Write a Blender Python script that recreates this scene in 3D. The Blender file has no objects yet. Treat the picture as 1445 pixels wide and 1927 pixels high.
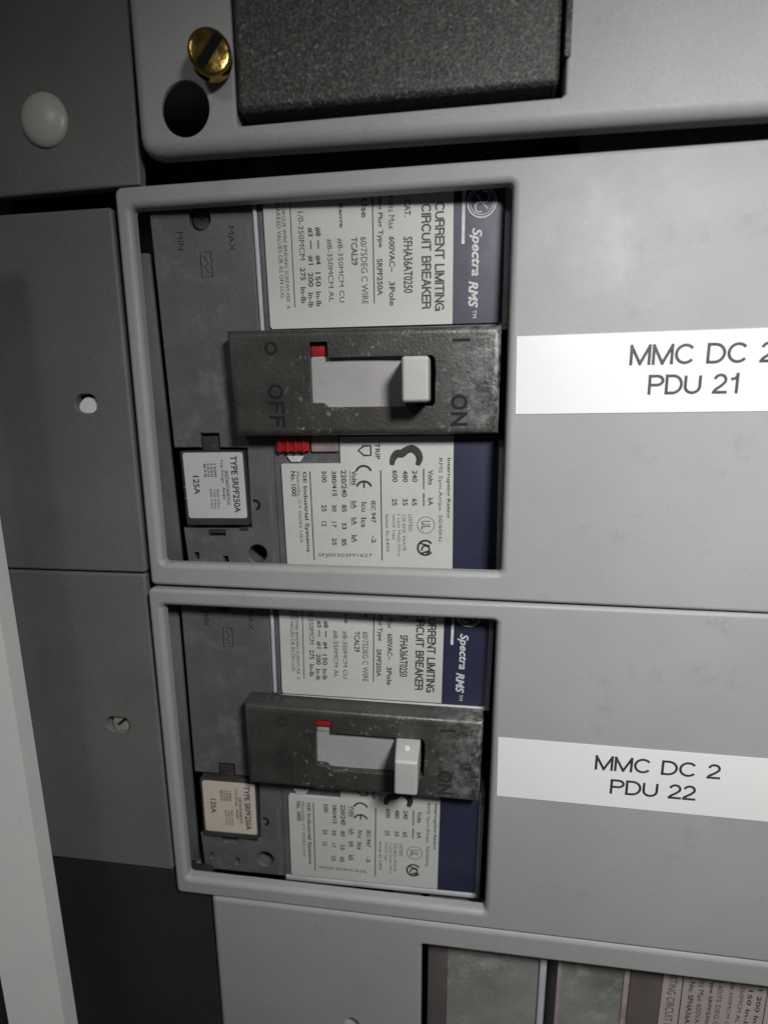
import bpy, bmesh, math, random
from mathutils import Matrix, Vector
random.seed(7)
S = 0.01                                   # 1 blender unit = 100 mm ; all sizes below are millimetres
COL = bpy.context.scene.collection
def V(u, v, w): return Vector((u*S, -w*S, v*S))     # u right, v up, w towards the viewer
M3 = Matrix(((1,0,0),(0,0,-1),(0,1,0)))

# ------------------------------------------------------------------ materials
def new_mat(name):
    m = bpy.data.materials.new(name); m.use_nodes = True
    nt = m.node_tree; b = nt.nodes['Principled BSDF']
    return m, nt, b
def ramp(nt, src, stops):
    r = nt.nodes.new('ShaderNodeValToRGB'); r.color_ramp.interpolation = 'LINEAR'
    while len(r.color_ramp.elements) < len(stops): r.color_ramp.elements.new(0.5)
    for e, (p, c) in zip(r.color_ramp.elements, stops):
        e.position = p; e.color = (c[0], c[1], c[2], 1) if hasattr(c, '__len__') else (c, c, c, 1)
    nt.links.new(src, r.inputs[0]); return r.outputs[0]
def noise(nt, scale, detail=4, rough=.6, stretch=(1,1,1), seed=0):
    tc = nt.nodes.new('ShaderNodeTexCoord'); mp = nt.nodes.new('ShaderNodeMapping')
    mp.inputs['Scale'].default_value = stretch; mp.inputs['Location'].default_value = (seed*3.1, seed*1.7, seed*.9)
    n = nt.nodes.new('ShaderNodeTexNoise'); n.inputs['Scale'].default_value = scale
    n.inputs['Detail'].default_value = detail; n.inputs['Roughness'].default_value = rough
    nt.links.new(tc.outputs['Object'], mp.inputs[0]); nt.links.new(mp.outputs[0], n.inputs['Vector'])
    return n.outputs['Fac']
def mixc(nt, fac, a, b):
    x = nt.nodes.new('ShaderNodeMix'); x.data_type = 'RGBA'
    for i, q in ((0, fac), (6, a), (7, b)):
        if hasattr(q, 'links') or isinstance(q, bpy.types.NodeSocket): nt.links.new(q, x.inputs[i])
        elif i == 0: x.inputs[0].default_value = q
        else: x.inputs[i].default_value = (*q, 1)
    return x.outputs[2]
def bump(nt, b, src, strength, dist):
    n = nt.nodes.new('ShaderNodeBump'); n.inputs['Strength'].default_value = strength
    n.inputs['Distance'].default_value = dist
    nt.links.new(src, n.inputs['Height']); nt.links.new(n.outputs[0], b.inputs['Normal'])
def surf(name, c0, c1=None, scale=6, rough=(.4,.5), bscale=60, bstr=.15, bdist=.002, metallic=0, spec=.5, dust=None, grain=.09):
    """a surface whose colour drifts between c0 and c1, with uneven gloss, fine relief and optional dust specks"""
    m, nt, b = new_mat(name); c1 = c1 or c0
    n = noise(nt, scale, 5, .6)
    col = mixc(nt, ramp(nt, n, [(.35, 0), (.65, 1)]), c0, c1)
    if dust:
        dc, lo, hi, dsc, broad = dust
        d = ramp(nt, noise(nt, dsc, 6, .7, seed=2), [(lo, 0), (hi, 1)])
        if broad:
            bd = ramp(nt, noise(nt, broad, 2, .5, seed=5), [(.42, 0), (.62, 1)])
            mu = nt.nodes.new('ShaderNodeMath'); mu.operation = 'MULTIPLY'
            nt.links.new(d, mu.inputs[0]); nt.links.new(bd, mu.inputs[1]); d = mu.outputs[0]
        col = mixc(nt, d, col, dc)
    if grain:
        hs = nt.nodes.new('ShaderNodeHueSaturation')
        g = ramp(nt, noise(nt, 330, 2, .6, seed=6), [(.3, 1-grain), (.7, 1+grain)])
        nt.links.new(g, hs.inputs['Value']); nt.links.new(col, hs.inputs['Color']); col = hs.outputs[0]
    nt.links.new(col, b.inputs['Base Color'])
    r = ramp(nt, noise(nt, scale*2.5, 4, .6, seed=1), [(.3, rough[0]), (.7, rough[1])])
    nt.links.new(r, b.inputs['Roughness'])
    b.inputs['Metallic'].default_value = metallic; b.inputs['Specular IOR Level'].default_value = spec
    if bstr: bump(nt, b, noise(nt, bscale, 3, .6, seed=3), bstr, bdist)
    return m
MAT = {
 'paint':  surf('grey_paint', (.322,.323,.320), (.300,.302,.300), 3, (.42,.55), 70, .10, .003, spec=.26, dust=((.255,.255,.25), .56, .80, 14, 2.5), grain=.10),
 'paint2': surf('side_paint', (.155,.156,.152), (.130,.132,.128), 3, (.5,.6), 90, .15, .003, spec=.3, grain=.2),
 'trim':   surf('trim_paint', (.66,.66,.64), (.60,.60,.59), 2, (.4,.5), 60, .1, .002),
 'case':   surf('breaker_case', (.085,.085,.089), (.115,.115,.12), 4, (.38,.6), 80, .25, .003, dust=((.17,.17,.175), .5, .75, 16, 4), grain=.14),
 'case_light': surf('case_edge', (.50,.50,.53), (.42,.42,.45), 9, (.35,.5), 80, .2, .002),
 'groove': surf('case_groove', (.10,.10,.105), (.13,.13,.135), 9, (.4,.6), 80, .2, .002),
 'cover':  surf('handle_cover', (.030,.029,.026), (.050,.048,.043), 5, (.32,.55), 110, .35, .004, dust=((.24,.24,.23), .58, .68, 62, 5), grain=.25),
 'deb':    surf('debossed_ink', (.010,.010,.010), None, 5, (.6,.7), 60, 0, spec=.25),
 'faint':  surf('faint_mark', (.022,.021,.020), (.035,.034,.031), 20, (.5,.6), 60, 0, spec=.3),
 'handle': surf('handle_plastic', (.43,.43,.42), (.38,.38,.37), 6, (.35,.5), 80, .1, .002, dust=((.25,.24,.22), .66, .75, 40, 7)),
 'slider': surf('slider_plastic', (.36,.35,.345), (.31,.30,.30), 6, (.4,.55), 80, .1, .002, dust=((.12,.11,.10), .68, .74, 30, 0)),
 'red':    surf('red_plastic', (.36,.018,.018), (.28,.010,.012), 12, (.3,.5), 60, .1, .002),
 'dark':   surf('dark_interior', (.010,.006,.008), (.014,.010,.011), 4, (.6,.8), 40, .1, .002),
 'void':   surf('black_recess', (.006,.005,.006), None, 4, (.7,.8), 40, 0, spec=.1),
 'bracket':surf('bracket_steel', (.10,.10,.10), (.14,.14,.14), 5, (.4,.6), 60, .15, .002),
 'rail':   surf('rail_plastic', (.22,.22,.21), (.15,.15,.15), 10, (.4,.6), 60, .2, .002),
 'label':  surf('label_paper', (.53,.54,.51), (.47,.48,.455), 4, (.34,.46), 30, .06, .002, grain=.04),
 'plug_a': surf('plug_paper', (.52,.52,.51), (.46,.46,.45), 4, (.35,.5), 30, .05, .002),
 'plug_b': surf('plug_paper_pink', (.60,.53,.45), (.54,.46,.41), 4, (.4,.5), 30, .05, .002, dust=((.55,.50,.22), .55, .65, 8, 0)),
 'blue':   surf('label_blue', (.019,.022,.048), (.024,.027,.055), 4, (.4,.5), 30, .05, .002),
 'ink':    surf('black_ink', (.022,.022,.024), (.05,.05,.05), 40, (.5,.6), 60, 0),
 'ink2':   surf('grey_ink', (.085,.085,.085), (.16,.16,.16), 60, (.5,.6), 60, 0),
 'white_ink': surf('white_ink', (.62,.62,.62), (.45,.45,.47), 40, (.5,.6), 60, 0),
 'sticker':surf('white_tape', (.74,.735,.73), (.715,.71,.705), 2, (.3,.38), 25, .06, .002, grain=.02, dust=((.60,.59,.57), .66, .8, 9, 2)),
 'plastic_white': surf('white_nylon', (.47,.47,.44), (.42,.42,.39), 5, (.32,.4), 60, .08, .002),
 'brown':  surf('brown_wall', (.09,.065,.055), (.13,.10,.09), 2, (.6,.8), 30, .2, .004),
 'pinkish':surf('pink_brown_film', (.10,.085,.082), (.078,.067,.065), 6, (.35,.5), 60, .1, .002),
 'clear':  surf('cloudy_plastic', (.34,.27,.26), (.24,.19,.18), 14, (.25,.45), 50, .2, .003),
 'old_case': surf('dusty_case', (.13,.135,.12), (.26,.27,.25), 3.2, (.4,.6), 70, .3, .003, dust=((.36,.36,.34), .5, .75, 16, 3)),
 'brass':  surf('brass', (.62,.42,.12), (.30,.19,.05), 14, (.10,.26), 26, .22, .008, metallic=1),
 'steel':  surf('dull_steel', (.50,.49,.40), (.34,.33,.27), 12, (.3,.5), 40, .2, .003, metallic=.5),
}
def worn_cover():
    m = MAT['cover']; nt = m.node_tree; b = nt.nodes['Principled BSDF']
    old = b.inputs['Base Color'].links[0].from_socket
    tc = nt.nodes.new('ShaderNodeTexCoord'); sx = nt.nodes.new('ShaderNodeSeparateXYZ'); nt.links.new(tc.outputs['Object'], sx.inputs[0])
    e = ramp(nt, sx.outputs['X'], [(.80, .0), (.95, 1)])                     # rubbed towards the ON end
    n = ramp(nt, noise(nt, 26, 7, .75, seed=9), [(.42, 0), (.70, 1)])
    mu = nt.nodes.new('ShaderNodeMath'); mu.operation = 'MULTIPLY'; nt.links.new(e, mu.inputs[0]); nt.links.new(n, mu.inputs[1])
    nt.links.new(mixc(nt, mu.outputs[0], old, (.27,.27,.265)), b.inputs['Base Color'])
worn_cover()
def grain_mat():
    m, nt, b = new_mat('grained_black')
    n = noise(nt, 170, 3, .7)
    c = mixc(nt, ramp(nt, n, [(.44, 0), (.66, 1)]), (.014,.012,.011), (.085,.083,.074))
    g = ramp(nt, noise(nt, 140, 2, .6, seed=4), [(.62, 0), (.70, 1)])
    c = mixc(nt, g, c, (.17,.17,.16)); nt.links.new(c, b.inputs['Base Color'])
    b.inputs['Roughness'].default_value = .52; b.inputs['Specular IOR Level'].default_value = .6
    bump(nt, b, noise(nt, 150, 4, .6, seed=3), .6, .004)
    return m
MAT['grain'] = grain_mat()

# ------------------------------------------------------------------ mesh helpers
def link(name, bm, mat, parent=None, smooth=True, angle=38, wn=False):
    me = bpy.data.meshes.new(name)
    bmesh.ops.recalc_face_normals(bm, faces=bm.faces)
    bm.to_mesh(me); bm.free()
    for mt in (mat if isinstance(mat, (list, tuple)) else [mat]): me.materials.append(MAT[mt] if isinstance(mt, str) else mt)
    if smooth:
        for p in me.polygons: p.use_smooth = True
        me.set_sharp_from_angle(angle=math.radians(angle))
    o = bpy.data.objects.new(name, me); COL.objects.link(o)
    if parent: o.parent = parent
    if wn:
        md = o.modifiers.new('wn', 'WEIGHTED_NORMAL'); md.keep_sharp = True; md.weight = 100
    return o
def tag(o, label=None, cat=None, group=None, kind=None):
    for k, x in (('label', label), ('category', cat), ('group', group), ('kind', kind)):
        if x: o[k] = x
    return o
def frame(du=0, dv=0, dw=0, a=0, b=0, c=0, pitch=0):
    """rigid placement of one bay: shift in mm, small tilts in degrees about the bay centre"""
    a, b, c = map(math.radians, (a, b, c))
    ex = Vector((1, c, b)).normalized(); ey = Vector((-c, 1, a)); ey = (ey - ex*ey.dot(ex)).normalized(); ez = ex.cross(ey)
    R = Matrix((ex, ey, ez)).transposed()
    piv = Vector((50, -52, 0)); t = piv + Vector((du, dv - pitch, dw)) - R @ piv
    Rw = M3 @ R @ M3.transposed()
    return Matrix.Translation(M3 @ t * S) @ Rw.to_4x4()
def boxes(name, mat, parent, lst, mw=None):
    for a in lst:
        bm = bmesh.new(); box(bm, *a); o = link(name, bm, mat, parent)
        if mw is not None: o.matrix_world = mw
def empty(name, mat=None):
    o = bpy.data.objects.new(name, None); COL.objects.link(o); o.empty_display_size = .1
    if mat is not None: o.matrix_world = mat
    return o
def box(bm, u0, u1, v0, v1, w0, w1, bev=0, seg=2, taper=None):
    """taper = (left,right,bottom,top) mm the front face is drawn in"""
    l, r, bt, tp = taper or (0, 0, 0, 0)
    c = [(u0,v0,w0),(u1,v0,w0),(u1,v1,w0),(u0,v1,w0),(u0+l,v0+bt,w1),(u1-r,v0+bt,w1),(u1-r,v1-tp,w1),(u0+l,v1-tp,w1)]
    vs = [bm.verts.new(V(*p)) for p in c]
    fs = [bm.faces.new([vs[i] for i in q]) for q in ((3,2,1,0),(4,5,6,7),(0,1,5,4),(1,2,6,5),(2,3,7,6),(3,0,4,7))]
    if bev:
        es = list({e for f in fs for e in f.edges})
        bmesh.ops.bevel(bm, geom=es, offset=bev*S, segments=seg, affect='EDGES', profile=.5)
def rrect(u0, v0, u1, v1, r, n=6):
    if r <= 0: return [(u0,v0),(u1,v0),(u1,v1),(u0,v1)]
    p = []
    for cx, cy, a0 in ((u1-r,v0+r,-90),(u1-r,v1-r,0),(u0+r,v1-r,90),(u0+r,v0+r,180)):
        for k in range(n+1):
            a = math.radians(a0 + 90*k/n); p.append((cx+r*math.cos(a), cy+r*math.sin(a)))
    return p
def ellipse(cu, cv, a, b, n=40, rot=0):
    cr, sr = math.cos(rot), math.sin(rot)
    return [(cu+a*math.cos(t)*cr-b*math.sin(t)*sr, cv+a*math.cos(t)*sr+b*math.sin(t)*cr) for t in (2*math.pi*i/n for i in range(n))]
def offset_poly(pts, d):            # CCW polygon, positive d = inwards
    n = len(pts); out = []
    for i in range(n):
        p0, p1, p2 = Vector(pts[i-1]), Vector(pts[i]), Vector(pts[(i+1) % n])
        e1 = (p1-p0).normalized(); e2 = (p2-p1).normalized()
        n1 = Vector((-e1.y, e1.x)); n2 = Vector((-e2.y, e2.x)); m = (n1+n2)
        m = m/(m.length_squared/2) if m.length_squared > 1e-6 else n1
        q = p1 + m*d; out.append((q.x, q.y))
    return out
def plate(bm, outer, holes, w0, w1, r_out=1.5, r_hole=1.2, seg=6, back_fill=True):
    """sheet with real rounded rims: outer loop and holes are CCW lists of (u,v)"""
    loops = [(outer, r_out, 1, w0)] + [(h, r_hole, -1, w0) if not isinstance(h, dict) else (h['p'], h['r'], -1, h.get('w0', w0)) for h in holes]
    front, back = [], []
    for pts, r, sgn, wb in loops:
        rings = []
        steps = seg if r > 0 else 0
        for k in range(steps+1):
            a = math.pi/2*k/max(steps, 1)
            d = r*(1-math.sin(a)) if steps else 0; w = w1 - r*(1-math.cos(a)) if steps else w1
            rings.append([bm.verts.new(V(x, y, w)) for x, y in offset_poly(pts, d*sgn)])
        rings.append([bm.verts.new(V(x, y, wb)) for x, y in pts])
        for A, B in zip(rings, rings[1:]):
            for i in range(len(A)):
                j = (i+1) % len(A); bm.faces.new((A[i], A[j], B[j], B[i]))
        front.append(rings[0]); back.append(rings[-1])
    for grp in ((front, back) if back_fill else (front,)):
        es = []
        for L in grp:
            for i in range(len(L)):
                e = bm.edges.get((L[i], L[(i+1) % len(L)])) or bm.edges.new((L[i], L[(i+1) % len(L)])); es.append(e)
        bmesh.ops.triangle_fill(bm, use_beauty=True, use_dissolve=False, edges=es)
def slab(bm, pts, w0, w1, r=0, seg=2): plate(bm, pts, [], w0, w1, r, 0, seg)
def cyl(bm, c0, c1, r0, r1, n=32, cap=True):
    p0, p1 = Vector(c0), Vector(c1); ax = (p1-p0).normalized()
    s = ax.orthogonal().normalized(); t = ax.cross(s)
    A = []; B = []
    for i in range(n):
        a = 2*math.pi*i/n; d = s*math.cos(a)+t*math.sin(a)
        A.append(bm.verts.new(V(*(p0+d*r0)))); B.append(bm.verts.new(V(*(p1+d*r1))))
    for i in range(n): bm.faces.new((A[i], A[(i+1) % n], B[(i+1) % n], B[i]))
    if cap: bm.faces.new(A); bm.faces.new(B)
def revolve(bm, c, ax, prof, n=40):
    """prof: (radius, height along ax)"""
    c = Vector(c); ax = Vector(ax).normalized(); s = ax.orthogonal().normalized(); t = ax.cross(s); rows = []
    for r, h in prof:
        if r < 1e-6: rows.append([bm.verts.new(V(*(c+ax*h)))]); continue
        rows.append([bm.verts.new(V(*(c+ax*h+(s*math.cos(2*math.pi*i/n)+t*math.sin(2*math.pi*i/n))*r))) for i in range(n)])
    for A, B in zip(rows, rows[1:]):
        for i in range(n):
            j = (i+1) % n
            if len(A) == 1: bm.faces.new((A[0], B[j], B[i]))
            elif len(B) == 1: bm.faces.new((A[i], A[j], B[0]))
            else: bm.faces.new((A[i], A[j], B[j], B[i]))
# writing ------------------------------------------------------------------
_tc = {}
def glyphs(s, fat=0, shear=0):
    k = (s, fat, shear)
    if k not in _tc:
        cu = bpy.data.curves.new('t', 'FONT'); cu.body = s; cu.offset = fat; cu.shear = shear; cu.resolution_u = 3
        o = bpy.data.objects.new('t', cu); COL.objects.link(o)
        bpy.context.view_layer.update()
        me = bpy.data.meshes.new_from_object(o.evaluated_get(bpy.context.evaluated_depsgraph_get()))
        vs = [(v.co.x, v.co.y) for v in me.vertices]; fs = [tuple(p.vertices) for p in me.polygons]
        bpy.data.objects.remove(o); bpy.data.meshes.remove(me); bpy.data.curves.remove(cu)
        xs = [p[0] for p in vs]; ys = [p[1] for p in vs]
        _tc[k] = ([((p[0]-min(xs))/(max(xs)-min(xs)), (p[1]-min(ys))/max(1e-6, max(ys)-min(ys))) for p in vs], fs)
    return _tc[k]
def write(bm, s, u0, u1, v0, v1, w, down=True, fat=.008, shear=0):
    """down: reads top to bottom, letter tops towards +u. else reads left to right"""
    vs, fs = glyphs(s, min(fat+.006, 0 if ('M' in s or 'W' in s) else .020) if not shear else fat, shear); t = .03
    def P(x, y): return (u0+(u1-u0)*y, v0+(v1-v0)*x) if down else (u0+(u1-u0)*x, v0+(v1-v0)*y)
    B = [bm.verts.new(V(*P(x, y), w+t)) for x, y in vs]
    for f in fs:
        try: bm.faces.new([B[i] for i in f])
        except ValueError: pass
def stroke(bm, pts, th, w, t=.03, closed=False):
    n = len(pts); L = []; R = []
    for i in range(n):
        a = Vector(pts[i-1] if (i > 0 or closed) else pts[0]); b = Vector(pts[(i+1) % n] if (i < n-1 or closed) else pts[-1])
        d = (b-a).normalized(); q = Vector((-d.y, d.x))*(th[i] if isinstance(th, list) else th)/2; p = Vector(pts[i])
        L.append(bm.verts.new(V(*(p+q), w+t))); R.append(bm.verts.new(V(*(p-q), w+t)))
    for i in range(n if closed else n-1):
        j = (i+1) % n; bm.faces.new((L[i], L[j], R[j], R[i]))
def smooth_line(pts, th, n=5):
    P = [pts[0]] + list(pts) + [pts[-1]]; T = [th[0]] + list(th) + [th[-1]]; out = []; to = []
    for i in range(1, len(P)-2):
        for k in range(n):
            t = k/n; f = lambda a, b, c, d: .5*(2*b+(c-a)*t+(2*a-5*b+4*c-d)*t*t+(3*b-a-3*c+d)*t**3)
            out.append((f(P[i-1][0],P[i][0],P[i+1][0],P[i+2][0]), f(P[i-1][1],P[i][1],P[i+1][1],P[i+2][1]))); to.append(f(T[i-1],T[i],T[i+1],T[i+2]))
    return out + [pts[-1]], to + [th[-1]]
def arc(cu, cv, r, a0, a1, n=14): return [(cu+r*math.cos(math.radians(a0+(a1-a0)*i/n)), cv+r*math.sin(math.radians(a0+(a1-a0)*i/n))) for i in range(n+1)]
def _A(cx, cy, rx, ry, a0, a1, n=10): return [(cx+rx*math.cos(math.radians(a0+(a1-a0)*i/n)), cy+ry*math.sin(math.radians(a0+(a1-a0)*i/n))) for i in range(n+1)]
SF = {  # plain grotesque capitals as centre lines in a box of height 1 : (width, strokes)
 'M': (.86, [[(0,0),(0,1)],[(0,1),(.43,0)],[(.43,0),(.86,1)],[(.86,1),(.86,0)]]),
 'C': (.78, [_A(.42,.5,.42,.5,38,322,22)]), 'G': (.80, [_A(.42,.5,.42,.5,40,325,22),[(.46,.46),(.80,.46)],[(.80,.46),(.80,.02)]]),
 'D': (.74, [[(0,0),(0,1)],[(0,1),(.30,1)]+_A(.30,.5,.44,.5,90,-90,16)[1:]+[(0,0)]]),
 'P': (.66, [[(0,0),(0,1)],[(0,1),(.38,1)]+_A(.38,.74,.28,.26,90,-90,10)[1:]+[(0,.48)]]),
 'R': (.70, [[(0,0),(0,1)],[(0,1),(.38,1)]+_A(.38,.75,.28,.25,90,-90,10)[1:]+[(0,.50)],[(.42,.5),(.62,.40),(.68,0)]]),
 'B': (.66, [[(0,0),(0,1)],[(0,1),(.36,1)]+_A(.36,.76,.25,.24,90,-90,8)[1:]+[(0,.52)],[(.36,.52)]+_A(.38,.26,.28,.26,90,-90,8)[1:]+[(0,0)]]),
 'U': (.72, [[(0,1),(0,.36)]+_A(.36,.36,.36,.36,180,360,14)[1:]+[(.72,1)]]),
 '2': (.58, [_A(.29,.71,.27,.29,170,-25,12)+[(.36,.38),(.06,.14),(.01,0)],[(.0,.0),(.58,.0)]]),
 '1': (.58, [[(.10,.76),(.26,.80),(.34,1.0)],[(.34,1.02),(.34,0)]]),
 'O': (.82, [_A(.41,.5,.41,.5,0,360,26)]), '0': (.56, [_A(.28,.5,.28,.5,0,360,22)]),
 'N': (.72, [[(0,0),(0,1)],[(0,1),(.72,0)],[(.72,0),(.72,1)]]), 'F': (.58, [[(0,0),(0,1)],[(0,1),(.58,1)],[(0,.52),(.52,.52)]]),
 'E': (.62, [[(0,0),(0,1)],[(0,1),(.62,1)],[(0,.52),(.57,.52)],[(0,0),(.62,0)]]), 'T': (.66, [[(.33,0),(.33,1)],[(0,1),(.66,1)]]),
 'L': (.54, [[(0,1),(0,0)],[(0,0),(.54,0)]]), 'I': (.06, [[(.03,0),(.03,1)]]), 'K': (.68, [[(0,0),(0,1)],[(.64,1),(0,.38)],[(.24,.60),(.68,0)]]),
 'A': (.72, [[(0,0),(.36,1)],[(.36,1),(.72,0)],[(.12,.32),(.60,.32)]]), ' ': (.30, []),
}
def caps(bm, s, u0, u1, v0, v1, w, th=.10, down=False, gap=.20):
    tot = sum(SF[c][0] for c in s) + gap*(len(s)-1); x = 0; k = 0
    H = (u1-u0) if down else (v1-v0); th = th*abs(H)
    for c in s:
        for st in SF[c][1]:
            q = []
            for a, b in st:
                fx = (x+a)/tot; b2 = (b*(abs(H)-th)+th/2)/abs(H)
                q.append((u0+(u1-u0)*b2, v0+(v1-v0)*fx) if down else (u0+(u1-u0)*fx, v0+(v1-v0)*b2))
            if len(q) == 2 or (len(st) < 4):      # square ends on straight strokes
                d = (Vector(q[-1])-Vector(q[-2])).normalized()*th*.5; e = (Vector(q[0])-Vector(q[1])).normalized()*th*.5
                q[-1] = (q[-1][0]+d.x, q[-1][1]+d.y); q[0] = (q[0][0]+e.x, q[0][1]+e.y)
            stroke(bm, q, th, w + (k % 5)*.0012); k += 1
        x += SF[c][0] + gap
def bmn(): return bmesh.new()

# ------------------------------------------------------------------ the setting
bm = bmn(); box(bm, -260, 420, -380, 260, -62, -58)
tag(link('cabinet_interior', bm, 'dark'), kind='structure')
bm = bmn(); box(bm, -420, -50, -420, 260, -26, -24)
tag(link('wall', bm, 'brown'), kind='structure')

# side strips of the enclosure, with their holes
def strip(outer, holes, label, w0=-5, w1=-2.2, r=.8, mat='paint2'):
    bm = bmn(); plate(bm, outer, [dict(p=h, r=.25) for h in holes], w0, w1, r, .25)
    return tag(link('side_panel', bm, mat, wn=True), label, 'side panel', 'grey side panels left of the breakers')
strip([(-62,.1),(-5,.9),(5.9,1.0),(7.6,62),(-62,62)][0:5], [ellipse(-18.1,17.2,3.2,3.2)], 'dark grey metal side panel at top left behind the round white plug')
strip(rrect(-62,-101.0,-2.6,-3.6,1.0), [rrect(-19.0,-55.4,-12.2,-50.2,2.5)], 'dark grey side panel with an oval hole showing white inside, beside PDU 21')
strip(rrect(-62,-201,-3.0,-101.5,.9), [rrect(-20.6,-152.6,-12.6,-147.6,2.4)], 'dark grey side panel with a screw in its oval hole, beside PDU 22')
MAT['shadow_paint'] = surf('steel_with_painted_shadow', (.034,.028,.029), (.024,.021,.022), 3, (.55,.65), 90, .2, .003, spec=.25, grain=.25)  # shadow over the lower-left side panel, painted into its near-black colour
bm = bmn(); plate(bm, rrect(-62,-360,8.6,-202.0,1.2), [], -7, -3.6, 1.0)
tag(link('side_panel', bm, 'shadow_paint', wn=True), 'side panel at lower left, its shadow painted in as a near-black colour', 'side panel', 'grey side panels left of the breakers')

# white button plug, white nylon stud in oval hole, screw in oval hole
bm = bmn(); R = 6.3
revolve(bm, (-18.1,17.2,-2.2), (0,0,1), [(0,-3),(2.9,-3),(2.9,.02),(R,.02),(R,.5),(R*.96,.95),(R*.82,1.6),(R*.6,2.15),(R*.33,2.45),(0,2.55)])
tag(link('hole_plug', bm, 'plastic_white'), 'round domed white plastic plug pushed into the upper left side panel', 'plug')
bm = bmn(); revolve(bm, (-15.7,-54.4,-5.0), (0,0,1), [(0,-4),(3.5,-4),(3.5,.8),(3.1,1.3),(0,1.5)])
box(bm, -19.8, -16.8, -56.2, -52.8, -7.4, -4.1, .4)
tag(link('nylon_stud', bm, 'sticker'), 'white plastic stud end showing inside the oval hole beside the PDU 21 panel', 'stud')
bm = bmn(); revolve(bm, (-16.7,-150.5,-5.6), (.1,.1,1), [(0,-4),(3.1,-4),(3.1,1.3),(2.7,1.9),(1.2,2.1),(0,2.1)])
o = tag(empty('mounting_screw'), 'dull steel screw head inside the oval hole beside the PDU 22 panel', 'screw')
link('screw_head', bm, 'steel', o)
bm = bmn(); box(bm, -.45, .45, -2.6, 2.6, 0, .12)
q = link('slot', bm, 'deb', o); q.matrix_world = Matrix.Translation(V(-16.7,-150.4,-3.48)) @ Matrix.Rotation(math.radians(50), 4, 'Y')

# pale door frame edge, closest to the lens on the left
bm = bmn(); sec = [(-27.0,15.0),(-27.0,19.6),(-38.6,26.2),(-40.2,22.0)]
rows = [[bm.verts.new(V(u-k*.0105-4.3, k, w)) for u, w in sec] for k in (-400, -236, -127, -60, -8)]
for A, B in zip(rows, rows[1:]):
    for q in range(4): bm.faces.new((A[q], A[(q+1) % 4], B[(q+1) % 4], B[q]))
bm.faces.new(rows[0]); bm.faces.new(rows[-1])
bmesh.ops.bevel(bm, geom=[e for e in bm.edges if abs(e.verts[0].co.z-e.verts[1].co.z) > .3], offset=1.0*S, segments=4, affect='EDGES')
tag(link('door_frame', bm, 'trim', wn=True), 'pale grey out-of-focus door frame edge running down the lower left', 'door frame')

# ------------------------------------------------------------------ cover panels
FA = frame(-1.15,-.04,-.425,1.042,-.401,-.456,105)
P0 = empty('cover_panel')
tag(P0, 'grey cover panel at the top with a dark round hole and a black grained housing', 'cover panel', 'grey cover panels')
bm = bmn(); plate(bm, [(8.6,9.8),(9.0,8.0),(10.2,6.5),(12.4,5.75),(14.5,5.6),(330,1.8),(330,120),(8.6,120)], [dict(p=rrect(33.8,10.4,107.9,140,1.4)[:0] or [(33.8,10.2+1),(34.2,10.35),(34.9,10.2),(107.2,10.2),(107.9,10.8),(107.9,110),(33.8,110)], r=.7), dict(p=ellipse(21.4,14.7,6.0,6.0), r=.2, w0=1.1)], -2.6, 2, 2.9, .7, 8, back_fill=False)
link('face_plate', bm, 'paint', P0, wn=True)
bm = bmn(); box(bm, 114, 330, -4, 9, -12, -10, .4); link('return_flange', bm, 'bracket', P0)

P1 = empty('cover_panel')
tag(P1, 'grey cover panel with the white label MMC DC 2 PDU 21 beside its breaker opening', 'cover panel', 'grey cover panels')
bm = bmn(); plate(bm, [(0,-102.6),(.4,-103.4),(1.2,-103.75),(330,-107.45)] + rrect(0,-102.95,330,0,2.0)[7:21], [rrect(3.9,-97.3,97.8,-5.0,1.1)], -3.2, 0, 1.1, 1.6, 8)
link('face_plate', bm, 'paint', P1, wn=True)
P2 = empty('cover_panel', FA)
tag(P2, 'grey cover panel with the white label MMC DC 2 PDU 22 beside its breaker opening', 'cover panel', 'grey cover panels')
bm = bmn(); plate(bm, rrect(0,-103.2,330,0,1.6), [rrect(3.9,-97.3,97.8,-5.0,1.1)], -3.2, 0, 1.1, 1.6, 8)
link('face_plate', bm, 'paint', P2, wn=True)
P3 = empty('cover_panel', FA)
tag(P3, 'grey cover panel at the bottom with two breakers partly showing in its opening', 'cover panel', 'grey cover panels')
bm = bmn(); plate(bm, rrect(11.2,-262,330,-103.35,2.0), [rrect(79.0,-240,250,-112.2,1.0), dict(p=ellipse(56.3,-147.2,2.6,2.6), r=.2)], -3.6, -.2, 1.9, 1.2, 8)
link('face_plate', bm, 'paint', P3, wn=True)

def sticker(parent, pts, lines, label):
    bm = bmn(); slab(bm, pts, .0, .2)
    s = link('adhesive_label', bm, 'sticker', parent, smooth=False); s['label'] = label
    bm = bmn()
    for t, u0, u1, v0, v1, sh in lines: caps(bm, t, u0, u1, v0, v1, .2, th=.148)
    link('lettering', bm, 'ink', s, smooth=False)
sticker(P1, [(99.9,-56.9),(185,-56.7),(185,-38.4),(99.6,-38.75)],
        [('MMC DC 2',125.7,156.2,-46.0,-41.4,0),('PDU 21',130.2,150.1,-52.75,-48.2,0)], 'white tape label reading MMC DC 2 PDU 21')
sticker(P2, [(99.6,-57.0),(185,-57.8),(185,-39.35),(99.3,-38.75)],
        [('MMC DC 2',125.5,156.5,-46.2,-41.8,0),('PDU 22',129.9,151.1,-53.2,-48.7,0)], 'white tape label reading MMC DC 2 PDU 22')

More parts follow.
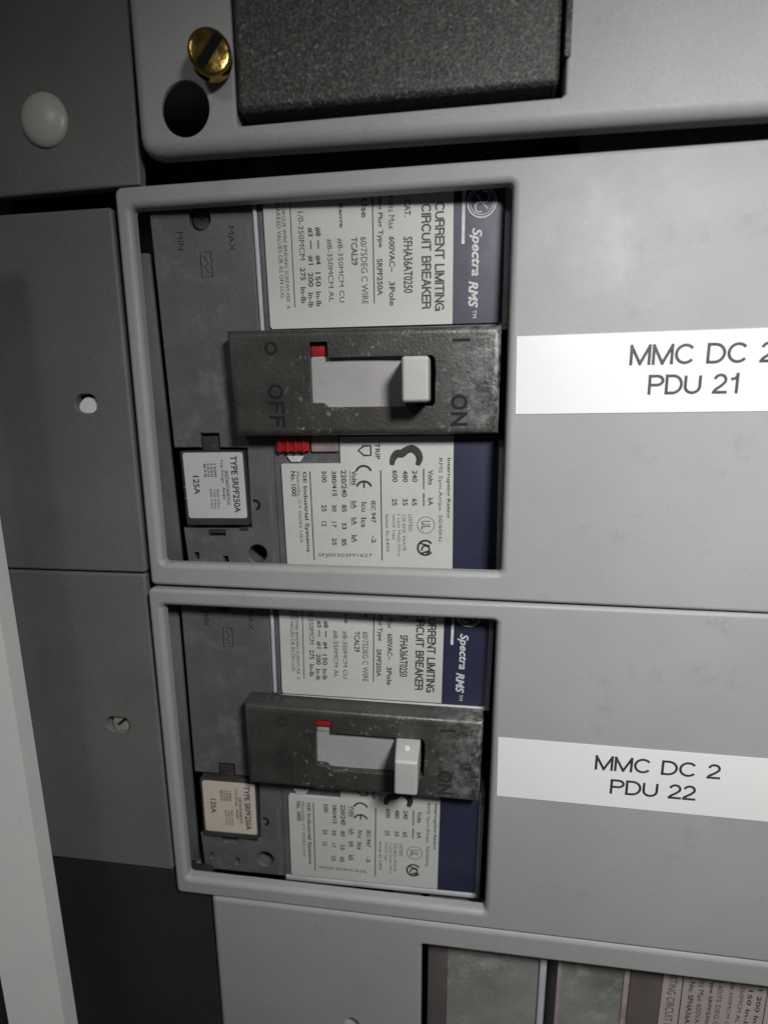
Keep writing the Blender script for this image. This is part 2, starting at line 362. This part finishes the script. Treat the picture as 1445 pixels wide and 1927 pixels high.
# brass screw standing proud of the top cover panel
sc = tag(empty('brass_screw'), 'shiny brass slotted screw standing half out of the top cover panel above the round hole', 'screw')
base = Vector((26.8,23.6,-4)); ax = Vector((.34,-.10,1)).normalized()
bm = bmn()
prof = [(0,0)]
for k in range(26): prof.append((2.5 if k % 2 else 2.15, k*.36))
revolve(bm, base, ax, prof + [(2.2, 9.6)]); link('shank', bm, 'brass', sc)
bm = bmn(); R = 4.7
revolve(bm, base+ax*9.0, ax, [(0,0),(2.4,0),(R*.9,.1),(R,.6),(R,2.9),(R*.96,3.35),(R*.88,3.62),(R*.8,3.7),(0,3.76)])
hd = link('head', bm, 'brass', sc)
bm = bmn()
c = base+ax*12.75; s = Vector((.62,.78,0)); s = (s-ax*s.dot(ax)).normalized(); t = ax.cross(s)
vs = [bm.verts.new(V(*(c+s*a*3.9+t*b*1.0+ax*h))) for h in (-1.2,.05) for a, b in ((-1,-1),(1,-1),(1,1),(-1,1))]
for q in ((0,1,2,3),(4,5,6,7),(0,1,5,4),(1,2,6,5),(2,3,7,6),(3,0,4,7)): bm.faces.new([vs[i] for i in q])
link('slot', bm, 'void', hd)

# black grained housing in the top opening
bm = bmn(); box(bm, 34.6, 107.0, 11.9, 95, -30, 3.2, 1.5, 4, taper=(0,.6,.5,0))
hs = tag(empty('black_housing'), 'large black grainy plastic housing filling the opening of the top cover panel', 'housing')
link('housing_body', bm, 'grain', hs, wn=True)
bm = bmn(); box(bm, 107.3, 108.6, 17.5, 28, -8, 2.55, .3)
link('side_tab', bm, 'grain', hs)

# ------------------------------------------------------------------ circuit breakers
UP = [  # upper rating label: text, u0, u1, v0, v1, fat, ink
('CAT.',71.6,73.2,-5.2,-8.9,.02,0),('SFHA36AT0250',71.3,73.6,-13.4,-26.5,.02,0),
('Volts Max',67.7,69.2,-3.6,-11.6,.02,0),('600VAC~',67.7,69.2,-13.2,-21.4,.02,0),('3Pole',67.6,69.1,-23.6,-29.4,.025,0),('Rating Plug Type',64.8,66.3,-2.0,-15.6,.015,0),('SRPF250A',64.6,66.0,-18.2,-26.9,.02,0),
('Use',61.0,62.5,-4.4,-8.6,.02,0),('60/75DEG C WIRE',60.6,62.2,-13.0,-28.8,.02,0),('TCAL29',58.2,59.8,-13.0,-19.5,.015,0),('Range',55.1,56.5,-5.2,-10.7,.02,0),
('#8-350MCM CU',54.7,56.1,-13.1,-28.2,.015,0),('#8-350MCM AL',52.0,53.4,-13.1,-28.0,.015,0),('#8',49.2,50.7,-10.3,-12.4,.02,0),('#4',49.0,50.4,-16.8,-19.0,.02,0),('150',48.8,50.2,-20.8,-24.2,.02,0),('In-lb',48.7,50.1,-25.4,-29.0,.02,0),
('#3',47.3,48.7,-10.3,-12.4,.02,0),('#1',47.1,48.5,-16.8,-19.0,.02,0),('200',46.9,48.3,-20.8,-24.2,.02,0),('In-lb',46.7,48.1,-25.6,-29.2,.02,0),('1/0-350MCM',45.0,46.4,-6.6,-17.8,.03,0),('275',44.9,46.3,-19.6,-22.6,.02,0),('In-lb',44.8,46.2,-24.2,-28.1,.02,0),
('TORQUE WIRE BINDING SCREWS PER  A',40.8,41.9,-4.5,-29.4,.01,0),('MARKED VALUES OR AS ON LUG',39.5,40.6,-4.5,-26.6,.01,0)]
LO = [
('Interrupting Rating',82.3,83.5,-68.5,-85.1,.012,0),('RMS Sym.Amps. 50/60Hz',80.0,81.3,-68.5,-92.0,.018,0),('Volts',77.4,78.8,-71.7,-75.8,.012,0),('kA',77.4,78.8,-79.4,-81.6,.012,0),
('240',73.1,74.5,-71.8,-75.0,.025,0),('65',73.0,74.4,-79.6,-81.6,.025,0),('480',70.5,71.9,-71.8,-75.0,.025,0),('35',70.4,71.8,-79.6,-81.6,.025,0),('600',67.7,69.1,-71.7,-75.0,.025,0),('25',67.5,68.9,-79.6,-81.6,.025,0),
('LISTED',72.0,73.0,-84.1,-88.9,.005,1),('CIR.BKR. FRAME',70.2,71.2,-84.1,-94.7,.008,1),('1 Unit Multi-Wire',68.8,69.8,-84.1,-96.1,.005,1),('HACR Type',67.3,68.2,-84.1,-91.3,.01,1),('Issue Ei-5492',65.6,66.5,-84.1,-95.0,.005,1),
('IEC 947',61.6,62.9,-80.2,-86.5,.03,0),('-2',61.5,62.8,-90.2,-92.4,.03,0),('TRIP',63.1,64.4,-64.3,-68.7,.015,0),('Icu',58.9,60.4,-80.6,-83.3,.01,0),('Ics',58.7,60.2,-85.0,-87.8,.01,0),
('Volts',56.4,57.9,-71.7,-75.8,.015,0),('kA',56.3,57.7,-80.3,-82.4,.012,0),('kA',56.2,57.6,-85.0,-87.1,.012,0),('kA',56.1,57.5,-90.1,-92.2,.012,0),
('220/240',53.5,55.0,-71.6,-79.1,.025,0),('85',53.4,54.8,-81.3,-83.4,.025,0),('33',53.2,54.6,-86.4,-88.4,.02,0),('85',53.0,54.4,-91.2,-93.2,.025,0),
('380/415',50.9,52.2,-71.8,-78.9,.025,0),('30',50.6,51.9,-81.3,-83.3,.025,0),('17',50.4,51.7,-86.2,-87.9,.012,0),('25',50.3,51.6,-90.9,-93.1,.015,0),
('500',48.1,49.5,-71.8,-75.0,.025,0),('25',47.7,49.1,-81.3,-83.3,.025,0),('12',47.5,48.9,-86.1,-87.6,.015,0),
('GE Industrial Systems',42.5,43.9,-71.9,-95.2,.02,0),('Plainville, CT 06062 USA',40.9,41.9,-71.9,-92.5,0,1),('No. 1000',39.4,40.8,-71.8,-78.9,.03,0)]
LW = -7.16
def breaker(mtx, label, serial, second):
    root = tag(empty('circuit_breaker', mtx), label, 'circuit breaker', 'circuit breakers in the labelled cover panels')
    # case: with round mounting hole, rectangular slots and the rating plug bay
    bm = bmn()
    case_out = [(6.8,-102.3),(34.6,-102.3),(34.6,-.6),(6.0,-.6),(6.0,-65.1),(13.9,-65.1),(13.9,-61.2),(19.3,-61.2),(19.3,-65.2),(27.1,-65.4),(26.6,-88.4),(6.3,-88.4)]
    tab = [(13.6,-91.0),(18.8,-91.0),(18.8,-88.9),(13.6,-88.9)]
    holes = [dict(p=tab, r=.2), dict(p=ellipse(27.9,-96.2,2.75,2.75,28), r=.35),
             dict(p=rrect(8.7,-98.1,10.2,-95.8,.4), r=.15), dict(p=rrect(17.4,-99.6,19.0,-96.9,.4), r=.15), dict(p=ellipse(19.2,-6.6,2.9,2.9,24), r=.2)]
    plate(bm, case_out, holes, -20, -8.4, .45, .2, 4)
    box(bm, 34.62, 95.3, -102.3, -.6, -40, -8.0, .3)
    box(bm, 6.3, 34.3, -102, -.7, -40, -20.1)
    case = link('case', bm, 'case', root, wn=True)
    boxes('rim', 'case_light', case, [(33.4,34.4,-34.6,-.6,-8.6,-7.5,.3),(95.32,97.5,-34.88,-.6,-30,-7.5,.35),(95.32,97.6,-101.0,-63.8,-30,-7.5,.35),
        (34.8,97.5,-102.7,-101.02,-12,-7.5,.3),(36,97.5,-36.0,-34.9,-9,-7.4,.3)])
    boxes('groove', 'groove', case, [(32.3,33.4,-101.9,-66.6,-8.6,-8.34),(32.3,33.2,-34.5,-.7,-8.6,-8.34)])
    bm = bmn(); box(bm, 6.4, 32, -100, 0, -24, -19.9); link('recess_floor', bm, 'void', case)
    # moulded marks
    bm = bmn()
    write(bm, 'MIN', 12.8, 14.5, -9.6, -14.0, -8.4, fat=.01); write(bm, 'MAX', 26.4, 28.0, -8.8, -14.8, -8.4, fat=.01)
    stroke(bm, [(18.6,-14.6),(21.4,-14.6),(21.4,-20.6),(18.6,-20.6)], .28, -8.4, closed=True)
    stroke(bm, [(19.4,-15.6),(20.6,-17.4),(19.4,-17.9),(20.7,-19.8)], .25, -8.4)
    link('moulded_mark', bm, 'faint', case, smooth=False)
    bm = bmn(); revolve(bm, (19.2,-6.6,-11), (0,0,1), [(0,-2),(2.5,-2),(2.5,.8),(2.2,1.1),(.4,1.1),(.4,.7),(0,.7)])
    link('adjusting_dial', bm, 'cover', case)  # dial is red; the shade over it is put into this dark colour
    # rating plug
    pm = bmn(); box(pm, 8.3, 26.7, -87.2, -65.9, -14, -6.55, .5, 2)
    box(pm, 14.2, 18.9, -65.95, -62.0, -14, -8.6, .3); box(pm, 13.8, 18.5, -90.2, -87.15, -14, -8.9, .3)
    box(pm, 23.2, 25.8, -89.2, -87.15, -14, -8.1, .2)
    plug = link('rating_plug', pm, 'cover', root, wn=True)
    bm = bmn(); slab(bm, rrect(9.3,-85.0,26.4,-66.3,.7) , -6.55, -6.36)
    pl = link('plug_label', bm, 'plug_b' if second else 'plug_a', plug, smooth=False)
    bm = bmn(); w = -6.36
    write(bm, 'TYPE SRPF250A', 22.8, 24.7, -67.2, -83.4, w, fat=.02)
    write(bm, 'INSTANTANEOUS', 20.9, 21.9, -71.5, -81.1, w, fat=.008)
    write(bm, 'Trip Range', 19.7, 20.7, -68.2, -74.8, w, fat=0); write(bm, 'Amps', 19.7, 20.7, -76.0, -79.6, w, fat=.012)
    for k, (n1, n2) in enumerate((('1500','900'),('1250','750'),('1075','600'),('875','500'))):
        write(bm, n1, 17.9-k*.98, 18.6-k*.98, -69.4, -73.2, w, fat=.01)
        if k < 3: write(bm, n2+' Max', 18.1-k*.98, 18.8-k*.98, -76.6, -82.4, w, fat=.01)
    write(bm, '125A', 11.6, 13.4, -72.8, -78.1, w, fat=.03)
    link('lettering', bm, 'ink', pl, smooth=False)
    bm = bmn(); stroke(bm, arc(28.2,-81.6,1.3,-80,110,8), .8, -8.4); link('clip', bm, 'deb', case, smooth=False)
    # upper label
    bm = bmn(); slab(bm, [(36.3,-33.6),(36.8,-34.2),(83.6,-34.2),(83.6,-.8),(36.3,-.8)], -8.0, LW)
    ul = link('upper_label', bm, 'label', root, smooth=False)
    bm = bmn(); slab(bm, [(83.61,-34.2),(95.9,-34.2),(95.9,-.8),(83.61,-.8)], -8.0, LW)
    link('blue_band', bm, 'blue', ul, smooth=False)
    bm = bmn(); bg = bmn()
    for t, a, b, c, d, fat, g in UP: write(bg if g else bm, t, a, b, c, d, LW, fat=fat)
    stroke(bm, [(63.85,0),(63.75,-28.7)], .28, LW); stroke(bm, [(43.2,0),(43.1,-29)], .24, LW)
    caps(bm, 'CURRENT LIMITING', 79.1,81.5,-6.2,-30.8, LW, th=.17, down=True, gap=.24); caps(bm, 'CIRCUIT BREAKER', 75.8,78.2,-6.4,-30.3, LW, th=.17, down=True, gap=.24)
    for u in (49.9,48.0): stroke(bm, [(u,-13.3),(u,-15.3)], .3, LW)
    bg.free(); link('lettering', bm, 'ink', ul, smooth=False)
    bm = bmn()
    write(bm, 'Spectra', 87.5, 90.6, -12.1, -23.1, LW, fat=.022, shear=.25); write(bm, 'RMS', 87.5, 89.9, -24.2, -30.5, LW, fat=.03, shear=.25)
    write(bm, 'TM', 88.6, 89.6, -31.1, -33.0, LW)
    stroke(bm, [(86.1,-1),(86.0,-15.6)], .75, LW)
    stroke(bm, arc(90.4,-6.4,3.4,0,350,36), .3, LW, closed=True); stroke(bm, arc(90.4,-6.4,2.8,0,350,36), .16, LW, closed=True)
    stroke(bm, arc(91.0,-5.3,1.2,-160,120,12), .25, LW); stroke(bm, arc(89.9,-7.5,1.1,20,300,12), .25, LW); stroke(bm, [(89.0,-4.6),(90.2,-6.2),(91.9,-8.0)], .25, LW)
    link('white_lettering', bm, 'white_ink', ul, smooth=False)
    # lower label with its cut-out corner by the red button
    bm = bmn(); slab(bm, rrect(36.9,-100.1,84.2,-69.7,.6)[:7] + [(84.2,-62.5),(53.5,-62.5),(53.5,-69.7)] + rrect(36.9,-100.1,84.2,-69.7,.6)[14:], -8.0, LW)
    ll = link('lower_label', bm, 'label', root, smooth=False)
    bm = bmn(); slab(bm, [(84.21,-100.1),(96.0,-100.1),(96.2,-99.8),(96.0,-62.5),(84.21,-62.5)], -8.0, LW); link('blue_band', bm, 'blue', ll, smooth=False)
    bm = bmn(); bg = bmn()
    for t, a, b, c, d, fat, g in LO: write(bg if g else bm, t, a, b, c, d, LW, fat=fat)
    write(bm, serial, 46.1, 61.6, -96.8, -95.5, LW, down=False, fat=.02)
    stroke(bm, [(64.5,-71.7),(64.4,-97.5)], .32, LW); stroke(bm, [(44.85,-71.9),(44.85,-97.5)], .3, LW)
    for a, b in ((-71.4,-77.0),(-78.1,-81.8)): stroke(bg, [(76.2,a),(76.2,b)], .42, LW)
    for c, d in ((-71.7,-75.9),(-80.2,-82.5),(-84.9,-87.2),(-90.0,-92.3)): stroke(bm, [(56.0,c),(56.0,d)], .16, LW)
    stroke(bm, arc(59.8,-72.6,2.15,160,20,10), .62, LW)                                      # CE mark, turned
    stroke(bm, arc(59.8,-76.9,2.15,160,20,10)[:], .62, LW); stroke(bm, [(59.8,-74.9),(59.8,-76.6)], .5, LW)
    stroke(bm, [(58.5,-66.2),(60.0,-67.6),(61.9,-67.6),(61.9,-65.0),(60.0,-65.0)], .55, LW, closed=True)   # trip pentagon
    q, th = smooth_line([(67.6,-70.3),(67.9,-68.6),(69.0,-67.2),(70.3,-67.2),(71.4,-66.4),(73.0,-65.9),(74.5,-66.9),(75.1,-68.6),(74.5,-70.4)],
                        [1.2,1.8,2.1,2.2,2.0,2.1,2.1,1.8,1.2]); stroke(bm, q, th, LW)      # heavy black arc
    stroke(bm, arc(76.6,-93.7,2.1,35,325,26), .6, LW); stroke(bm, arc(76.7,-94.2,1.1,-80,200,10), .5, LW); stroke(bm, [(75.2,-92.4),(77.9,-93.2)], .5, LW); stroke(bm, [(75.6,-95.3),(77.6,-94.6)], .5, LW)
    link('lettering', bm, 'ink', ll, smooth=False)
    stroke(bg, arc(76.8,-87.1,2.35,0,350,30), .2, LW, closed=True); write(bg, 'UL', 75.5, 78.0, -85.9, -88.3, LW, fat=.01)
    link('fine_print', bg, 'ink2', ll, smooth=False)
    # red button under the handle cover and the cloudy window beside it
    bm = bmn(); rb = -66.2 if not second else -64.4; box(bm, 36.0, 45.2, rb, -60, -8, -6.2, .3)
    for k in range(4): box(bm, 36.6+k*2.2, 37.5+k*2.2, rb-.2, -60.5, -7, -5.8, .2)
    link('trip_button', bm, 'red', root)
    bm = bmn(); box(bm, 45.5, 53.2, -66.6, -60, -8, -6.9, .5, 3)
    link('indicator_window', bm, 'clear', root)
    bm = bmn(); slab(bm, [(38.6,-67.6),(43.4,-67.6),(42.2,-69.2),(39.8,-69.2)], -8, -7.3); link('chipped_corner', bm, 'white_ink', case, smooth=False)
    # raised handle cover with its slot
    bm = bmn()
    outer = [(26.6,-61.6),(95.3,-61.8),(95.4,-35.4),(26.4,-34.9)]
    w1 = -.96
    slot = [(47.6,-53.2),(50.6,-53.3),(51.8,-54.4),(78.6,-54.5),(79.1,-53.8),(79.3,-46),(79.1,-42.9),(78.4,-42.2),(52.3,-42.2),(52.2,-38.3),(47.7,-38.3)]
    plate(bm, outer, [dict(p=slot, r=.2)], -8.1, w1, 1.9, .2, 5)
    hc = link('handle_cover', bm, 'cover', root, angle=50, wn=True)
    w = w1
    for nm, t, a, b, c, d, th in (('moulded_symbol','0',36.2,39.5,-38.2,-40.9,.2),('moulded_word','OFF',36.3,40.4,-48.7,-59.0,.18),('moulded_word','ON',83.1,87.3,-52.2,-59.2,.18)):
        bm = bmn(); caps(bm, t, a, b, c, d, w, th=th, down=True, gap=.35); link(nm, bm, 'deb' if not second else 'faint', hc, smooth=False)
    bm = bmn(); stroke(bm, [(83.3,-38.8),(87.7,-38.8)], .75, w); link('moulded_symbol', bm, 'deb' if not second else 'faint', hc, smooth=False)
    bm = bmn(); box(bm, 46.5, 81.5, -55.5, -37, -7.9, -7.5); link('slot_floor', bm, 'void', hc)
    # slider (curved, moves with the handle), red flag, handle
    bm = bmn(); N = 14; prof = []
    for k in range(N+1):
        u = 46.8 + (74-46.8)*k/N; prof.append((u, -3.2 + 1.5*math.cos((u-57)/25*math.pi/2) - 1.0))
    for v in (-54.3,): pass
    T = [bm.verts.new(V(u, -42.0, w)) for u, w in prof]; Bt = [bm.verts.new(V(u, -54.6, w)) for u, w in prof]
    T2 = [bm.verts.new(V(u, -42.0, w-1.6)) for u, w in prof]; B2 = [bm.verts.new(V(u, -54.6, w-1.6)) for u, w in prof]
    for k in range(N):
        bm.faces.new((T[k],T[k+1],Bt[k+1],Bt[k])); bm.faces.new((T2[k],T2[k+1],B2[k+1],B2[k]))
        bm.faces.new((T[k],T[k+1],T2[k+1],T2[k])); bm.faces.new((Bt[k],Bt[k+1],B2[k+1],B2[k]))
    bm.faces.new((T[0],Bt[0],B2[0],T2[0])); bm.faces.new((T[N],Bt[N],B2[N],T2[N]))
    link('slider', bm, 'slider', root)
    bm = bmn(); box(bm, 47.75, 52.15, -41.6 if not second else -40.4, -38.5, -7, -3.0 if not second else -1.5, .15); link('red_flag', bm, 'red', root)
    if not second:
        bm = bmn(); box(bm, 47.75, 52.15, -43.0, -41.65, -7, -3.3, .15); link('flag_base', bm, 'slider', root)
    else:
        bm = bmn(); box(bm, 47.75, 52.15, -43.0, -40.45, -7, -2.6, .15); link('flag_base', bm, 'slider', root)
    bm = bmn()
    box(bm, 70.7, 78.2, -53.9, -42.5, -7, 8.14, .75, 4, taper=(.6,.6,.65,.3))
    hd = link('handle', bm, 'handle', root, wn=True)
    if second:
        bm = bmn(); cyl(bm, (74.4,-43.2,2.6), (74.4,-42.35,2.6), .85, .75, 20); link('pin', bm, 'sticker', hd)
    return root
FB = frame(1.232,-.319,.10,2.36,-3.11,.286,0)
FC = frame(-1.22,.349,-.111,2.14,-1.906,-1.152,105)
breaker(FB, 'circuit breaker in the PDU 21 panel, grey handle switched to ON, clean rating plug label', 'SFJ00303M1627', False)
breaker(FC, 'circuit breaker in the PDU 22 panel with paint-flecked handle cover and pinkish plug label', 'SFJ00303M1626', True)

# steel brackets behind the breakers' left edges, rail under the second breaker
for fr, v1, v0, lab in ((FB,-13.8,-108,'grey steel bracket left of the PDU 21 breaker inside the opening'), (FC,2,-101.6,'grey steel bracket left of the PDU 22 breaker inside the opening')):
    bm = bmn(); box(bm, -8, 3.9, v0, v1, -11.5, -10, .3)
    o = link('mounting_bracket', bm, 'bracket'); o.matrix_world = fr
    tag(o, lab, 'bracket', 'steel brackets beside the breakers')
o = tag(empty('mounting_rail', FC), 'notched grey rail showing below the lower edge of the PDU 22 breaker', 'rail')
boxes('rail_base', 'bracket', o, [(-12,110,-108.4,-103.4,-18,-15.5,.4)])
boxes('rail_tooth', 'rail', o, [(-12,4.2,-107.6,-105.6,-15.4,-13.6,.3),(70,79.3,-111.8,-108.6,-16,-11.2,.3),(81.5,91,-112.2,-109.9,-16,-11.0,.3),(92.6,110,-113.2,-109.4,-16,-11.2,.3)])

# ------------------------------------------------------------------ breakers in the bottom opening
BW = -8
r = tag(empty('circuit_breaker', FA), 'dusty grey breaker case at the left of the bottom opening, no label showing', 'circuit breaker', 'partly hidden breakers in the bottom opening')
bm = bmn(); box(bm, 80.5, 116.0, -260, -108, -40, BW-.5, .5); link('case', bm, 'old_case', r, wn=True)
bm = bmn(); box(bm, 80.8, 87.2, -259, -108.5, BW-.49, BW+.1, .2); link('side_film', bm, 'pinkish', r)
bm = bmn(); box(bm, 116.02, 118.2, -260, -108, -40, BW+.6, .6, 3); link('rim', bm, 'case_light', r, wn=True)
bm = bmn(); stroke(bm, [(95.2,-119.6),(100.2,-119.6),(100.2,-123.6),(95.2,-123.6)], .3, BW-.48, closed=True)
stroke(bm, [(101.4,-123.4),(101.4,-120.6),(102.6,-121.9),(103.7,-120.6),(103.7,-123.4)], .35, BW-.48); stroke(bm, [(105,-120.6),(105,-123.4)], .35, BW-.48)
link('moulded_mark', bm, 'groove', r, smooth=False)
r = tag(empty('circuit_breaker', FA), 'dusty grey breaker at the bottom right corner with a pale printed rating label', 'circuit breaker', 'partly hidden breakers in the bottom opening')
bm = bmn(); box(bm, 121.5, 240, -260, -108, -40, BW-.5, .5); link('case', bm, 'old_case', r, wn=True)
bm = bmn(); box(bm, 121.6, 122.8, -259, -108.5, BW-.49, BW+.1, .25); box(bm, 141.6, 143.2, -259, -108.5, BW-.49, BW+.1, .3); link('rim', bm, 'clear', r)
bm = bmn(); box(bm, 143.6, 152.9, -259, -108.5, BW-.49, BW+.0, .1); link('side_film', bm, 'pinkish', r)
bm = bmn(); slab(bm, [(153,-259),(236,-259),(236,-108.5),(153,-108.5)], BW-.49, BW+.05)
MAT['old_paper'] = surf('yellowed_paper', (.40,.34,.33), (.34,.30,.285), 5, (.4,.5), 30, .08, .002, dust=((.34,.31,.14), .6, .7, 7, 0))
lb = link('rating_label', bm, 'old_paper', r, smooth=False)
bm = bmn(); w = BW+.05
cols = [(154.6,157.0,'T LIMITING CIRCUIT BREAKER',-116,-150,.02), (160.6,162.2,'Cat. No. SFHA36AT0250',-117,-146,.02),(163.4,165.0,'Volts Max 600VAC 3Pole',-118.5,-147,.02),
        (166.2,167.6,'Type SRPF250A Rating',-120,-148,.015),(168.8,170.2,'Use 60/75 DEG C WIRE',-117.5,-146,.015),(171.8,173.2,'#8-350MCM CU Range',-120.5,-147,.02),
        (174.8,176.2,'#8-350MCM AL TCAL29',-118,-146,.015),(177.2,178.6,'#4 150 In-lb #8',-116,-144,.02),(179.8,181.2,'#1 200 In-lb #3',-119,-145,.02)]
for a, b, t, c, d, fat in cols: write(bm, t, a, b, c, d, w, fat=fat)
stroke(bm, [(158.6,-112),(158.9,-160)], .35, w); stroke(bm, [(182.6,-112),(182.6,-160)], .3, w)
link('lettering', bm, 'ink', lb, smooth=False)

# ------------------------------------------------------------------ camera
f, C = 999.77, Vector((86.2386,-56.5695,134.6144)); rx, ry, rz = .18222, -.13919, .01064
cx, sx, cy, sy, cz, sz = math.cos(rx), math.sin(rx), math.cos(ry), math.sin(ry), math.cos(rz), math.sin(rz)
R = Matrix(((cz,-sz,0),(sz,cz,0),(0,0,1))) @ Matrix(((1,0,0),(0,cx,-sx),(0,sx,cx))) @ Matrix(((cy,0,sy),(0,1,0),(-sy,0,cy)))
cam = bpy.data.cameras.new('camera'); co = bpy.data.objects.new('camera', cam); COL.objects.link(co)
co.matrix_world = Matrix.Translation(V(*C)) @ (M3 @ R.transposed()).to_4x4()
cam.sensor_fit = 'HORIZONTAL'; cam.sensor_width = 36; cam.lens = f/1445*36
cam.clip_start = .01; cam.clip_end = 100
cam.dof.use_dof = True; cam.dof.focus_distance = 1.42; cam.dof.aperture_fstop = 1.15
bpy.context.scene.camera = co

# ------------------------------------------------------------------ light
def area(name, pos, target, size, energy, col, spread=180):
    L = bpy.data.lights.new(name, 'AREA'); L.shape = 'DISK'; L.size = size*S; L.energy = energy; L.color = col; L.spread = math.radians(spread)
    o = bpy.data.objects.new(name, L); COL.objects.link(o); o.location = V(*pos)
    o.rotation_euler = (V(*target)-V(*pos)).to_track_quat('-Z', 'Y').to_euler(); return o
area('work_lamp', (170,46,185), (184,-260,0), 50, 61, (1,.995,.985), 140)
area('ceiling_lamp', (-60,150,300), (30,-60,0), 60, 10, (1,.99,.97))
w = bpy.data.worlds.new('World'); bpy.context.scene.world = w; w.use_nodes = True
w.node_tree.nodes['Background'].inputs[0].default_value = (.95,.95,1,1); w.node_tree.nodes['Background'].inputs[1].default_value = .026
vs = bpy.context.scene.view_settings; vs.view_transform = 'Standard'; vs.look = 'None'; vs.exposure = 0; vs.gamma = 1
